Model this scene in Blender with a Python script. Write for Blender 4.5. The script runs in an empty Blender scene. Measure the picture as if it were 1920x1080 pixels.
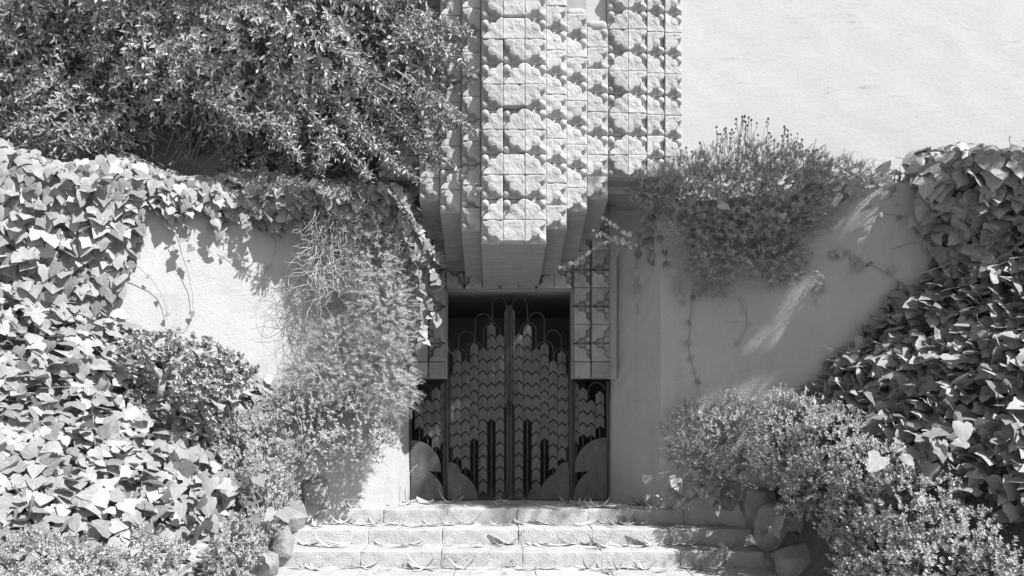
import bpy, math, random
import numpy as np
from mathutils import Vector

R = math.radians
rng = np.random.default_rng(7)
random.seed(7)
scene = bpy.context.scene
COL = scene.collection

# ------------------------------------------------------------------ camera, sky, sun, exposure
F_PX, VPX, VPY, CAM_Z = 1400.0, 925.0, 740.0, 1.21
cam_d = bpy.data.cameras.new("camera")
cam_d.sensor_width = 36.0
cam_d.lens = 36.0 * F_PX / 1920.0
cam_d.shift_x = (960 - VPX) / 1920.0
cam_d.shift_y = (VPY - 540) / 1920.0
cam_d.clip_end = 500
cam = bpy.data.objects.new("camera", cam_d)
cam.location = (0, 0, CAM_Z)
cam.rotation_euler = (R(90), 0, 0)
COL.objects.link(cam)
scene.camera = cam

SUN_AZ, SUN_EL = 52.0, 48.0            # degrees right of the view's reverse axis, degrees above the horizon
sd = Vector((math.sin(R(SUN_AZ)) * math.cos(R(SUN_EL)), -math.cos(R(SUN_AZ)) * math.cos(R(SUN_EL)), math.sin(R(SUN_EL))))
world = bpy.data.worlds.new("World")
scene.world = world
world.use_nodes = True
wn = world.node_tree
wn.nodes.clear()
sky = wn.nodes.new("ShaderNodeTexSky")
sky.sky_type = 'NISHITA'
sky.sun_disc = False
sky.sun_elevation = R(SUN_EL)
sky.sun_rotation = R(180 - SUN_AZ)
bw = wn.nodes.new("ShaderNodeRGBToBW")
bg = wn.nodes.new("ShaderNodeBackground")
bg.inputs[1].default_value = 0.085
wo = wn.nodes.new("ShaderNodeOutputWorld")
wn.links.new(sky.outputs[0], bw.inputs[0])
wn.links.new(bw.outputs[0], bg.inputs[0])
wn.links.new(bg.outputs[0], wo.inputs[0])

sun_d = bpy.data.lights.new("sun", 'SUN')
sun_d.energy = 4.6
sun_d.angle = R(0.5)
sun = bpy.data.objects.new("sun", sun_d)
sun.rotation_euler = sd.to_track_quat('Z', 'Y').to_euler()
sun.location = sd * 30
COL.objects.link(sun)

scene.view_settings.view_transform = 'Standard'
scene.view_settings.look = 'None'
scene.view_settings.gamma = 1
scene.view_settings.exposure = 0.98
scene.cycles.max_bounces = 4
scene.cycles.diffuse_bounces = 3
scene.cycles.glossy_bounces = 2
scene.cycles.transmission_bounces = 3


# ------------------------------------------------------------------ helpers
def at(px, py, Y):
    return np.array([(px - VPX) / F_PX * Y, Y, CAM_Z + (VPY - py) / F_PX * Y])


def project(P):
    P = np.asarray(P)
    return VPX + P[..., 0] / P[..., 1] * F_PX, VPY - (P[..., 2] - CAM_Z) / P[..., 1] * F_PX


def unit(a):
    a = np.asarray(a, float)
    return a / np.maximum(np.linalg.norm(a, axis=-1, keepdims=True), 1e-9)


def wob(P, s=1.0, seed=0.0):
    """cheap smooth noise, about -1..1"""
    x, y, z = P[..., 0] * s + seed, P[..., 1] * s + seed * 1.7, P[..., 2] * s - seed * 0.6
    return (np.sin(1.7 * x + 2.3 * z + 0.9 * y) + np.sin(3.1 * z - 1.3 * x + 1.1 * y + 1.0) * .8
            + np.sin(4.7 * x + 0.7 * z - 2.9 * y + 2.0) * .6 + np.sin(7.9 * z + 5.3 * x - 3.1 * y) * .4) / 2.2


def vnoise(U, V, n, seed):
    """smooth random surface, about -1..1, from an n by n lattice over the unit square"""
    g = np.random.default_rng(int(seed * 977) + 5).uniform(-1, 1, (n + 2, n + 2))
    x, y = np.clip(U, 0, .9999) * n, np.clip(V, 0, .9999) * n
    i, j = x.astype(int), y.astype(int); a, b = x - i, y - j
    a, b = a * a * (3 - 2 * a), b * b * (3 - 2 * b)
    return (g[i, j] * (1 - a) + g[i + 1, j] * a) * (1 - b) + (g[i, j + 1] * (1 - a) + g[i + 1, j + 1] * a) * b


ORIG = {}


def obj(name, me, parent=None, loc=(0, 0, 0)):
    o = bpy.data.objects.new(name, me)
    COL.objects.link(o)
    po = ORIG.get(parent.name, (0, 0, 0)) if parent else (0, 0, 0)
    if parent:
        o.parent = parent
    o.location = (loc[0] - po[0], loc[1] - po[1], loc[2] - po[2])
    ORIG[o.name] = tuple(loc)
    return o


def thing(name, label, cat, loc, group=None):
    o = obj(name, None, None, loc)
    o.empty_display_size = .1
    return tag(o, label, cat, group)


def tag(o, label=None, cat=None, group=None, kind=None):
    if label: o["label"] = label
    if cat: o["category"] = cat
    if group: o["group"] = group
    if kind: o["kind"] = kind
    return o


def mesh_np(name, V, F, mat, uv=None, smooth=False):
    V = np.asarray(V, np.float32); F = np.asarray(F, np.int32)
    me = bpy.data.meshes.new(name)
    k = F.shape[1]
    me.vertices.add(len(V)); me.vertices.foreach_set("co", V.ravel())
    me.loops.add(F.size); me.loops.foreach_set("vertex_index", F.ravel())
    me.polygons.add(len(F))
    me.polygons.foreach_set("loop_start", np.arange(0, F.size, k, dtype=np.int32))
    me.polygons.foreach_set("use_smooth", np.full(len(F), smooth))
    if uv is not None:
        l = me.uv_layers.new(name="UVMap")
        l.data.foreach_set("uv", np.asarray(uv, np.float32)[F.ravel()].ravel())
    me.update(calc_edges=True)
    me.materials.append(mat)
    return me


class MB:
    def __init__(s): s.v = []; s.f = []
    def add(s, v, f):
        b = len(s.v); s.v += [tuple(p) for p in v]; s.f += [tuple(i + b for i in q) for q in f]
    def hexa(s, p):          # 8 points: bottom 4 counter-clockwise, top 4
        s.add(p, [(3, 2, 1, 0), (4, 5, 6, 7), (0, 1, 5, 4), (1, 2, 6, 5), (2, 3, 7, 6), (3, 0, 4, 7)])
    def box(s, x0, x1, y0, y1, z0, z1):
        s.hexa([(x0, y0, z0), (x1, y0, z0), (x1, y1, z0), (x0, y1, z0), (x0, y0, z1), (x1, y0, z1), (x1, y1, z1), (x0, y1, z1)])
    def tube(s, pts, r, n=6):
        pts = np.asarray(pts, float); m = len(pts)
        rr = np.full(m, r) if np.isscalar(r) else np.asarray(r)
        T = unit(np.gradient(pts, axis=0)); V = []
        ref = np.array([0.31, 0.2, 0.93])
        for i in range(m):
            a = unit(np.cross(T[i], ref)); b = np.cross(T[i], a)
            for k in range(n):
                c = 2 * math.pi * k / n
                V.append(pts[i] + rr[i] * (a * math.cos(c) + b * math.sin(c)))
        Fq = [(i * n + k, i * n + (k + 1) % n, (i + 1) * n + (k + 1) % n, (i + 1) * n + k) for i in range(m - 1) for k in range(n)]
        Fq += [tuple(range(n - 1, -1, -1)), tuple(range((m - 1) * n, m * n))]
        s.add(V, Fq)
    def mesh(s, name, mat, smooth=False):
        me = bpy.data.meshes.new(name); me.from_pydata(s.v, [], s.f); me.update()
        if smooth:
            me.polygons.foreach_set("use_smooth", np.ones(len(me.polygons), bool))
        me.materials.append(mat); return me


def rough_block(hx, hy, hz, r, nx, ny, nz, amp, seed, freq=6.0):
    """a rounded, uneven block centred on its origin"""
    def ax(h, n): return np.concatenate([[-h, -h + r * .5], np.linspace(-h + r, h - r, n), [h - r * .5, h]])
    A = [ax(hx, nx), ax(hy, ny), ax(hz, nz)]
    V, Fq, idx = [], [], {}
    def vid(p):
        k = tuple(np.round(p, 6))
        if k not in idx: idx[k] = len(V); V.append(p)
        return idx[k]
    H = np.array([hx, hy, hz])
    for d in range(3):
        u, v = (d + 1) % 3, (d + 2) % 3
        for s in (-1, 1):
            for i in range(len(A[u]) - 1):
                for j in range(len(A[v]) - 1):
                    q = []
                    for (a, b) in ((i, j), (i + 1, j), (i + 1, j + 1), (i, j + 1)):
                        p = [0, 0, 0]; p[d] = s * H[d]; p[u] = A[u][a]; p[v] = A[v][b]; q.append(vid(p))
                    Fq.append(tuple(q if s > 0 else q[::-1]))
    V = np.array(V); inn = np.clip(V, -(H - r), H - r); D = V - inn
    V = inn + unit(D) * r * (np.linalg.norm(D, axis=1, keepdims=True) > 1e-9)
    n = unit(D)
    V = V + n * (wob(V, freq, seed)[:, None] * amp + wob(V, freq * 4, seed + 3)[:, None] * amp * .5)
    return V, Fq


# ------------------------------------------------------------------ materials (all neutral: the photograph is black and white)
def nd(nt, t, **kw):
    n = nt.nodes.new(t)
    for k, v in kw.items(): setattr(n, k, v)
    return n


def math_n(nt, op, a, b=None, c=None):
    n = nd(nt, "ShaderNodeMath", operation=op)
    for i, x in enumerate((a, b, c)):
        if x is None: continue
        if isinstance(x, (int, float)): n.inputs[i].default_value = x
        else: nt.links.new(x, n.inputs[i])
    return n.outputs[0]


def noise(nt, scale, detail=4, rough=.6, vec=None):
    n = nd(nt, "ShaderNodeTexNoise")
    n.inputs["Scale"].default_value = scale; n.inputs["Detail"].default_value = detail; n.inputs["Roughness"].default_value = rough
    if vec is not None: nt.links.new(vec, n.inputs["Vector"])
    return n.outputs[0]


def mineral(name, base, rough=.9, var=.25, scale=3.0, bump=.3, bscale=40.0, bdist=.01, stretch=(1, 1, 1), big=0.0, streak=0.0, spots=0.0, objvar=0.0, marks=0.0):
    m = bpy.data.materials.new(name); m.use_nodes = True; nt = m.node_tree; nt.nodes.clear()
    out = nd(nt, "ShaderNodeOutputMaterial"); p = nd(nt, "ShaderNodeBsdfPrincipled")
    p.inputs["Roughness"].default_value = rough
    p.inputs["Specular IOR Level"].default_value = .2
    geo = nd(nt, "ShaderNodeNewGeometry")
    mp = nd(nt, "ShaderNodeMapping"); mp.inputs["Scale"].default_value = stretch
    nt.links.new(geo.outputs["Position"], mp.inputs[0]); vec = mp.outputs[0]
    a = noise(nt, scale, 6, .65, vec)
    b = noise(nt, scale * 9, 3, .7, vec)
    k = math_n(nt, 'MULTIPLY_ADD', math_n(nt, 'SUBTRACT', a, .5), var * 2.2, 1.0)
    k = math_n(nt, 'MULTIPLY_ADD', math_n(nt, 'SUBTRACT', b, .5), var * .8, k)
    if streak:
        ms = nd(nt, "ShaderNodeMapping"); ms.inputs["Scale"].default_value = (9, 9, .7)
        nt.links.new(geo.outputs["Position"], ms.inputs[0])
        st = noise(nt, 1.0, 4, .6, ms.outputs[0])
        st = math_n(nt, 'MAXIMUM', math_n(nt, 'SUBTRACT', st, .52), 0.0)
        k = math_n(nt, 'SUBTRACT', k, math_n(nt, 'MULTIPLY', st, streak * 4))
    if spots:
        sp = noise(nt, 26, 2, .5, geo.outputs["Position"])
        sp = math_n(nt, 'MINIMUM', math_n(nt, 'MULTIPLY', math_n(nt, 'MAXIMUM', math_n(nt, 'SUBTRACT', sp, .66), 0.0), 9.0), 1.0)
        k = math_n(nt, 'SUBTRACT', k, math_n(nt, 'MULTIPLY', sp, spots))
    if objvar:
        oi = nd(nt, "ShaderNodeObjectInfo")
        k = math_n(nt, 'MULTIPLY_ADD', math_n(nt, 'SUBTRACT', oi.outputs["Random"], .5), objvar, k)
    if marks:
        mk = nd(nt, "ShaderNodeMapping"); mk.inputs["Scale"].default_value = (2.2, 2.2, 11); mk.inputs["Rotation"].default_value = (0, R(-24), 0)
        nt.links.new(geo.outputs["Position"], mk.inputs[0])
        mm = noise(nt, .9, 8, .75, mk.outputs[0])
        mm = math_n(nt, 'MAXIMUM', math_n(nt, 'SUBTRACT', mm, .60), 0.0)
        k = math_n(nt, 'SUBTRACT', k, math_n(nt, 'MULTIPLY', mm, marks * 6))
    k = math_n(nt, 'MULTIPLY', math_n(nt, 'MAXIMUM', k, .12), base)
    k = math_n(nt, 'MINIMUM', k, .9)
    cb = nd(nt, "ShaderNodeCombineColor")
    for i in range(3): nt.links.new(k, cb.inputs[i])
    nt.links.new(cb.outputs[0], p.inputs["Base Color"])
    h = noise(nt, bscale, 8, .65, vec)
    if big:
        h2 = noise(nt, bscale * .12, 4, .6, vec)
        h = math_n(nt, 'MULTIPLY_ADD', h2, big, h)
    bu = nd(nt, "ShaderNodeBump"); bu.inputs["Strength"].default_value = bump; bu.inputs["Distance"].default_value = bdist
    nt.links.new(h, bu.inputs["Height"]); nt.links.new(bu.outputs[0], p.inputs["Normal"])
    nt.links.new(p.outputs[0], out.inputs[0])
    return m


def leafy(name, base, rough=.45, var=.5, trans=.25, veins=False, spec=.4):
    m = bpy.data.materials.new(name); m.use_nodes = True; nt = m.node_tree; nt.nodes.clear()
    out = nd(nt, "ShaderNodeOutputMaterial"); p = nd(nt, "ShaderNodeBsdfPrincipled")
    p.inputs["Roughness"].default_value = rough; p.inputs["Specular IOR Level"].default_value = spec
    geo = nd(nt, "ShaderNodeNewGeometry"); oi = nd(nt, "ShaderNodeObjectInfo")
    r = math_n(nt, 'FRACT', math_n(nt, 'ADD', geo.outputs["Random Per Island"], oi.outputs["Random"]))
    k = math_n(nt, 'MULTIPLY_ADD', r, var, 1 - var * .5)
    n = noise(nt, 30, 3, .6, geo.outputs["Position"])
    k = math_n(nt, 'MULTIPLY_ADD', math_n(nt, 'SUBTRACT', n, .5), .5, k)
    if veins:
        uv = nd(nt, "ShaderNodeUVMap"); sx = nd(nt, "ShaderNodeSeparateXYZ"); nt.links.new(uv.outputs[0], sx.inputs[0])
        ax_ = math_n(nt, 'ABSOLUTE', sx.outputs[0])
        mid = math_n(nt, 'LESS_THAN', ax_, .018)
        ang = math_n(nt, 'ARCTAN2', ax_, math_n(nt, 'ADD', sx.outputs[1], .02))
        v1 = math_n(nt, 'LESS_THAN', math_n(nt, 'ABSOLUTE', math_n(nt, 'SUBTRACT', ang, 1.05)), .035)
        v2 = math_n(nt, 'LESS_THAN', math_n(nt, 'ABSOLUTE', math_n(nt, 'SUBTRACT', ang, .55)), .022)
        v3 = math_n(nt, 'LESS_THAN', math_n(nt, 'ABSOLUTE', math_n(nt, 'SUBTRACT', ang, 1.65)), .05)
        vv = math_n(nt, 'MINIMUM', math_n(nt, 'ADD', math_n(nt, 'ADD', mid, v1), math_n(nt, 'ADD', v2, v3)), 1.0)
        k = math_n(nt, 'MULTIPLY_ADD', vv, .35, k)
    k = math_n(nt, 'MULTIPLY', math_n(nt, 'MAXIMUM', k, .15), base)
    cb = nd(nt, "ShaderNodeCombineColor")
    for i in range(3): nt.links.new(k, cb.inputs[i])
    nt.links.new(cb.outputs[0], p.inputs["Base Color"])
    tr = nd(nt, "ShaderNodeBsdfTranslucent"); nt.links.new(cb.outputs[0], tr.inputs[0])
    mx = nd(nt, "ShaderNodeMixShader"); mx.inputs[0].default_value = trans
    nt.links.new(p.outputs[0], mx.inputs[1]); nt.links.new(tr.outputs[0], mx.inputs[2])
    nt.links.new(mx.outputs[0], out.inputs[0])
    return m


M = dict(
    stucco=mineral("stucco_white", .45, var=.07, scale=2.5, bump=.32, bscale=22, bdist=.010, stretch=(1, 1, 1.4), big=1.0, spots=.16, marks=.5),
    wall=mineral("stucco_wall", .40, var=.12, scale=2.0, bump=.7, bscale=38, bdist=.012, big=.8, streak=.10, spots=.16, marks=.35),
    tile=mineral("cast_block", .385, var=.25, scale=5, bump=.5, bscale=70, bdist=.008, spots=.3, objvar=.22),
    body=mineral("cast_concrete", .30, var=.3, scale=3, bump=.6, bscale=20, bdist=.012, stretch=(.6, 8, .6), streak=.2),
    block=mineral("porch_shade_block", .27, var=.4, scale=6, bump=.8, bscale=45, bdist=.012, spots=.4, objvar=.3),  # darker base puts the porch's shade into the jamb and lintel block colour
    step=mineral("step_stone", .45, var=.38, scale=7, bump=1.0, bscale=60, bdist=.018, spots=.7, objvar=.15),
    stone=mineral("cheek_stone", .28, var=.45, scale=6, bump=1.0, bscale=30, bdist=.025, spots=.5),
    soil=mineral("soil", .11, var=.6, scale=8, bump=1, bscale=30, bdist=.03),
    ground=mineral("ground", .22, var=.3, scale=2, bump=.4, bscale=40),
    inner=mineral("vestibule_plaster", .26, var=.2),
    iron=mineral("dark_iron", .05, rough=.6, var=.3, scale=12, bump=.3, bscale=60, bdist=.003),
    plate=mineral("aged_copper", .10, rough=.55, var=.5, scale=14, bump=.3, bscale=50, bdist=.003, stretch=(1, 1, .35)),
    ivy=leafy("ivy_leaf", .32, rough=.48, var=.75, trans=.30, veins=True, spec=.32),
    shrub=leafy("shrub_leaf", .29, rough=.4, var=.6, trans=.12),
    box=leafy("box_leaf", .40, rough=.4, var=.7, trans=.2),
    needle=leafy("needle_leaf", .42, rough=.6, var=.7, trans=.16),
    needle_d=leafy("grey_needle", .38, rough=.6, var=.7, trans=.16),
    jade=leafy("jade_leaf", .30, rough=.3, var=.6, trans=.05, spec=.6),
    bark=mineral("bark", .28, var=.4, scale=20, bump=.6, bscale=60),
    dry=leafy("dry_stem", .55, rough=.8, var=.7, trans=.1),
    litter=leafy("dry_leaf", .45, rough=.7, var=.8, trans=.15),
)

# ------------------------------------------------------------------ the lie of the land
WC, WS = .927, .375


def LW(L): return np.stack([-1.078 - WC * L, 8.25 - WS * L], -1)
RX, RY = 1.807, 8.03
def RW(L): return np.stack([RX + WC * L, RY - WS * L], -1)


NL, NR = np.array([WS, -WC, 0]), np.array([-WS, -WC, 0])
TOP = 3.26
XL, XR = -2.05, 2.45          # stair edges


def bankL(x, y): return -7.87 - .86 * x + .935 * y
def bankR(x, y): return -7.58 + 1.306 * x + .644 * y
def stair_z(y): return np.clip(-(7.88 - y) / .35 * .15, -1.0, 0)


# ground, landing, banks
g = MB(); g.box(-60, 60, -60, 60, -1.6, -.98)
tag(obj("ground", g.mesh("ground", M['ground'])), kind="structure")
g = MB(); g.box(-2.4, 2.8, 8.262, 12.2, -.6, -.006)
tag(obj("landing", g.mesh("landing", M['step'])), kind="structure")


def bank(name, f, sgn, edge):
    xs = np.linspace(0, 4.6, 40); ys = np.linspace(3.2, 8.6, 44)
    X, Yg = np.meshgrid(edge + sgn * (xs + .22), ys, indexing='ij')
    D = np.abs(X - edge)
    Z = np.minimum(f(X, Yg) - .13, stair_z(Yg) + .05 + 1.7 * (D - .2))
    P = np.stack([X, Yg, np.clip(Z, -.97, 2.7)], -1); P[..., 2] += wob(P, 3) * .04
    n0, n1 = X.shape; I = np.arange(n0 * n1).reshape(n0, n1)
    Fq = np.stack([I[:-1, :-1], I[1:, :-1], I[1:, 1:], I[:-1, 1:]], -1).reshape(-1, 4)
    if sgn < 0: Fq = Fq[:, ::-1]
    tag(obj(name, mesh_np(name, P.reshape(-1, 3), Fq, M['soil'], smooth=True)), kind="structure")


bank("bank_left", bankL, -1, XL); bank("bank_right", bankR, 1, XR)

# ------------------------------------------------------------------ retaining walls
def retaining(name, label, pts, tops, nrm_sign):
    """front polyline at plan points, 0.3 thick to the back, with uneven hand-floated faces"""
    seg = []
    pts = [np.array(p, float) for p in pts]
    F2, T2 = [], []
    for i in range(len(pts) - 1):
        n = max(2, int(np.linalg.norm(pts[i + 1] - pts[i]) / .12))
        for k in range(n):
            t = k / n; F2.append(pts[i] * (1 - t) + pts[i + 1] * t); T2.append(tops[i] * (1 - t) + tops[i + 1] * t)
    F2.append(pts[-1]); T2.append(tops[-1]); F2 = np.array(F2); T2 = np.array(T2)
    tan = unit(np.gradient(F2, axis=0)); nor = np.stack([tan[:, 1], -tan[:, 0]], -1) * nrm_sign   # front normal
    m = 26; V = []
    for i in range(len(F2)):
        prof = [(0, -1.0 + (T2[i] - .03 + 1.0) * k / (m - 1)) for k in range(m)] + [(-.03, T2[i]), (-.27, T2[i]), (-.3, T2[i] - .03), (-.3, -1.0)]
        for (o, z) in prof:
            bat = max(0, (T2[i] - z)) * .012 if o == 0 else 0
            q = F2[i] + nor[i] * (o + bat); V.append((q[0], q[1], z))
    V = np.array(V); k = m + 4
    w = (wob(V, 2.2, 4) * .008 + wob(V, 9, 1) * .0025)
    V[:, :2] += np.repeat(nor, k, 0) * w[:, None]
    Fq = [(i * k + j, (i + 1) * k + j, (i + 1) * k + j + 1, i * k + j + 1) for i in range(len(F2) - 1) for j in range(k - 1)]
    Fq = np.array(Fq)
    if nrm_sign < 0: Fq = Fq[:, ::-1]
    o = obj(name, mesh_np(name, V, Fq, M['wall'], smooth=False))
    tag(o, label, "wall")
    return o


retaining("retaining_wall", "sunlit pale stucco garden wall left of the gate, hung with ivy and dry twigs",
          [LW(4.8), LW(0), (-.98, 8.62)], [TOP, TOP, 2.75], 1)
retaining("retaining_wall", "shaded grey stucco garden wall right of the gate under the grey bush",
          [(1.36, 8.64), RW(0), RW(4.8)], [2.75, TOP, TOP], 1)
for nm, s in (("planter_soil_left", -1), ("planter_soil_right", 1)):
    W = LW if s < 0 else RW
    a, b = W(0.), W(4.7); g = MB()
    y1 = 7.95
    p = [(a[0] + s * .3, a[1]), (b[0], b[1] + .1), (b[0] + s * .6, 8.4), (a[0] + s * .3, 8.4)]
    if s > 0: p = [p[0], p[1], p[2], p[3]]
    else: p = [p[1], p[0], p[3], p[2]]
    g.hexa([(q[0], q[1], 2.0) for q in p] + [(q[0], q[1], 3.14) for q in p])
    tag(obj(nm, g.mesh(nm, M['soil'])), kind="structure")

# ------------------------------------------------------------------ the house
house = thing("house", "white stucco house front with stepped ornamental concrete block bracket above the dark entrance", "house", (.18, 8.6, 0))


def hpart(name, mb, mat, parent=house):
    return obj(name, mb.mesh(name, mat), parent)


FY = 8.36


def facade(x0, x1, seed):
    nx, nz = int((x1 - x0) / .09), 48
    xs = np.linspace(x0, x1, nx); zs = np.linspace(2.3, 6.4, nz)
    X, Z = np.meshgrid(xs, zs, indexing='ij'); P = np.stack([X, np.full_like(X, FY), Z], -1)
    P[..., 1] += np.abs(wob(P, 1.3, seed)) * .006
    I = np.arange(nx * nz).reshape(nx, nz)
    Fq = np.stack([I[:-1, :-1], I[1:, :-1], I[1:, 1:], I[:-1, 1:]], -1).reshape(-1, 4)
    b = len(P.reshape(-1, 3))
    V = np.vstack([P.reshape(-1, 3), [(x0, FY + .35, 2.3), (x1, FY + .35, 2.3), (x1, FY + .35, 6.4), (x0, FY + .35, 6.4)]])
    c = [I[0, 0], I[-1, 0], I[-1, -1], I[0, -1]]
    ex = [(b + 1, b, b + 3, b + 2), (c[0], b, b + 1, c[1]), (c[1], b + 1, b + 2, c[2]), (c[2], b + 2, b + 3, c[3]), (c[3], b + 3, b, c[0])]
    return mesh_np("facade_wall", V, np.vstack([Fq, ex]), M['stucco'], smooth=False)


obj("facade_wall", facade(2.0, 8.2, 1), house)
obj("facade_wall", facade(-8.2, -1.19, 5), house)
g = MB(); g.box(-8.2, 8.2, FY + .36, 13, 3.36, 6.3); hpart("upper_storey", g, M['stucco'])
g = MB()
OX0, OX1, OZ = -.525, .887, 2.387
g.box(-1.12, 1.40, 8.475, 8.66, OZ, 3.358)
hpart("lintel_wall", g, M['body'])
for (x0, x1, z0) in ((OX1, 1.40, 1.39), (-1.12, OX0, 1.39)):
    g = MB(); g.box(x0, x1, 8.476, 8.66, z0, OZ - .002); hpart("door_jamb", g, M['body'])
g = MB(); g.box(-1.18, 1.99, 8.0, 8.7, 3.362, 3.47); hpart("porch_soffit", g, M['body'])
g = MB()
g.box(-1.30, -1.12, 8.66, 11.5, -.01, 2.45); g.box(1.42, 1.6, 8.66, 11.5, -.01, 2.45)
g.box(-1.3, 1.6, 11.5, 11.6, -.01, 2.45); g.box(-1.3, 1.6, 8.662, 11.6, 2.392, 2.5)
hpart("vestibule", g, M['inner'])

# ---- ornamental tiles: a quarter of a scalloped flower, with a round boss in the outer corner
TH = .207
TILE = {}


def tile_mesh(sx, sy, seed, mat='tile'):
    k = (sx, sy, seed, mat)
    if k in TILE: return TILE[k]
    n = 34
    u = np.linspace(0, 1, n); U, Vv = np.meshgrid(u, u, indexing='ij')
    a = U if sx >= 0 else 1 - U
    b = Vv if sy > 0 else 1 - Vv
    if sx == 0: a = np.full_like(U, .15) + 0 * U
    j = (np.random.default_rng(seed * 7 + 3).random(8) - .5) * .05
    def c(x, y, r): return r - np.hypot(a - x, b - y)
    s = np.maximum.reduce([c(0, .62 + j[0], .37), c(.46 + j[1], .46 + j[2], .30), c(.62 + j[3], 0, .37), c(0, 0, .5), c(.32, .32, .32)])
    t = np.clip(s / .10 + .5, 0, 1); t = t * t * (3 - 2 * t)
    h = .070 * t - .012 * np.clip(-s / .3, 0, 1)
    h += .006 * t * np.clip(s / .3, 0, 1)
    d = np.hypot(a - .82, b - .80) / .20
    if sx != 0:
        h = np.maximum(h, .050 * np.sqrt(np.clip(1 - d * d, 0, 1)))
    P = np.stack([U, np.zeros_like(U), Vv], -1)
    h += vnoise(U, Vv, 4, seed) * .005 + vnoise(U, Vv, 11, seed + 9) * .0022 + vnoise(U, Vv, 23, seed + 4) * .0018
    e = np.minimum(np.minimum(U, 1 - U), np.minimum(Vv, 1 - Vv))
    h -= .0028 * np.clip(1 - e / .035, 0, 1) ** 1.5
    P[..., 1] = -h
    I = np.arange(n * n).reshape(n, n)
    Fq = np.stack([I[:-1, :-1], I[1:, :-1], I[1:, 1:], I[:-1, 1:]], -1).reshape(-1, 4)
    per = np.concatenate([I[:-1, 0], I[-1, :-1], I[:0:-1, -1], I[0, :0:-1]])
    V = P.reshape(-1, 3); sk = V[per].copy(); sk[:, 1] = .022; base = len(V)
    V = np.vstack([V, sk]); m = len(per); ii = np.arange(m)
    side = np.stack([per, base + ii, base + (ii + 1) % m, per[(ii + 1) % m]], -1)
    me = mesh_np("tile", V, np.vstack([Fq, side]), M[mat], smooth=True)
    TILE[k] = me
    return me


def put_tile(parent, x0, w, yf, z0, sx, sy, h=TH, mat='tile'):
    o = obj("tile", tile_mesh(sx, sy, random.randint(1, 5), mat), parent, (x0 + .0008, yf + random.uniform(-.002, .002), z0 + .0008))
    o.scale = (w - .0016, 1, h - .0016)
    o.rotation_euler = (random.uniform(-.008, .008), 0, random.uniform(-.006, .006))


def column(x0, x1, yf, zb, zback, ztop, ncol, rows, cols_sx, ybk=8.47):
    """a block column: body running back to the wall, tiles on its face; rows from the bottom up (-1 lower half, +1 upper half)"""
    K = 1.05                             # the bracket's distance from the street: plan, height and tiles grow together
    x0, x1, yf = x0 * K, x1 * K, yf * K
    zb, ztop = CAM_Z + (zb - CAM_Z) * K, CAM_Z + (ztop - CAM_Z) * K
    TH = .207 * K
    g = MB(); zt = ztop + .03
    y0 = yf + .022
    g.hexa([(x0 + .003, y0, zb - .012), (x1 - .003, y0, zb - .012), (x1 - .003, ybk, zback), (x0 + .003, ybk, zback),
            (x0 + .003, y0, zt), (x1 - .003, y0, zt), (x1 - .003, ybk, zt), (x0 + .003, ybk, zt)])
    c = hpart("block_column", g, M['body'])
    w = (x1 - x0) / ncol; z = zb; i = 0
    while z + TH <= ztop + .02 and i < 60:
        sy = rows[i] if i < len(rows) else (-1 if (i - len(rows)) % 2 == 0 else 1)
        for k in range(ncol):
            sx = cols_sx[k]
            if isinstance(sx, list): sx = sx[i % len(sx)]
            put_tile(c, x0 + k * w, w, yf, z, sx, sy, TH)
        z += TH; i += 1
    if ztop < 5.3:                       # rounded cap of the two shorter columns
        V, Fq = rough_block((x1 - x0) / 2 - .006, .12, .05, .045, 5, 4, 2, .003, x0)
        m = MB(); m.add(V, Fq)
        o = obj("column_cap", m.mesh("column_cap", M['tile'], True), c, ((x0 + x1) / 2, yf + .10, z + .045))
    return c


bsx = [0, -1, -1, 0, -1, -1, 0, -1, -1, 0, 0, -1, -1, 0, -1]
column(-.1134, .488, 6.90, 2.600, 2.42, 5.7, 3, [-1, 1], [-1, bsx, 1])
column(.490, .692, 7.04, 2.770, 2.54, 5.7, 1, [-1, -1, 1], [1])
column(.694, .898, 7.16, 2.964, 2.72, 4.98, 1, [-1, 1], [1])
column(.900, 1.113, 7.26, 3.105, 2.93, 4.77, 1, [-1, -1, 1, -1, 1, -1, -1, 1], [1])
column(1.135, 1.527, 7.45, 3.372, 3.36, 5.7, 2, [-1, 1], [-1, 1], 8.45)
column(1.529, 1.714, 7.50, 3.372, 3.36, 5.7, 1, [1, -1, -1, 1], [1], 8.45)
column(1.716, 1.901, 7.54, 3.380, 3.36, 5.7, 1, [-1, 1], [1], 8.45)
column(-.302, -.1155, 7.04, 2.750, 2.52, 5.7, 1, [-1, -1, 1], [-1])
column(-.511, -.304, 7.16, 2.950, 2.72, 5.7, 1, [-1, 1], [-1])
column(-.721, -.513, 7.26, 3.090, 2.93, 4.77, 1, [-1, 1], [-1])
column(-1.130, -.740, 7.45, 3.372, 3.36, 5.7, 2, [-1, 1], [-1, 1], 8.45)
# back filling between the columns
g = MB(); g.box(.95, 1.19, 7.86, 8.4, 4.7, 5.9); hpart("recess_wall", g, M['tile'])
g = MB(); g.box(-.776, -.54, 7.86, 8.4, 4.7, 5.9); hpart("recess_wall", g, M['tile'])
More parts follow.
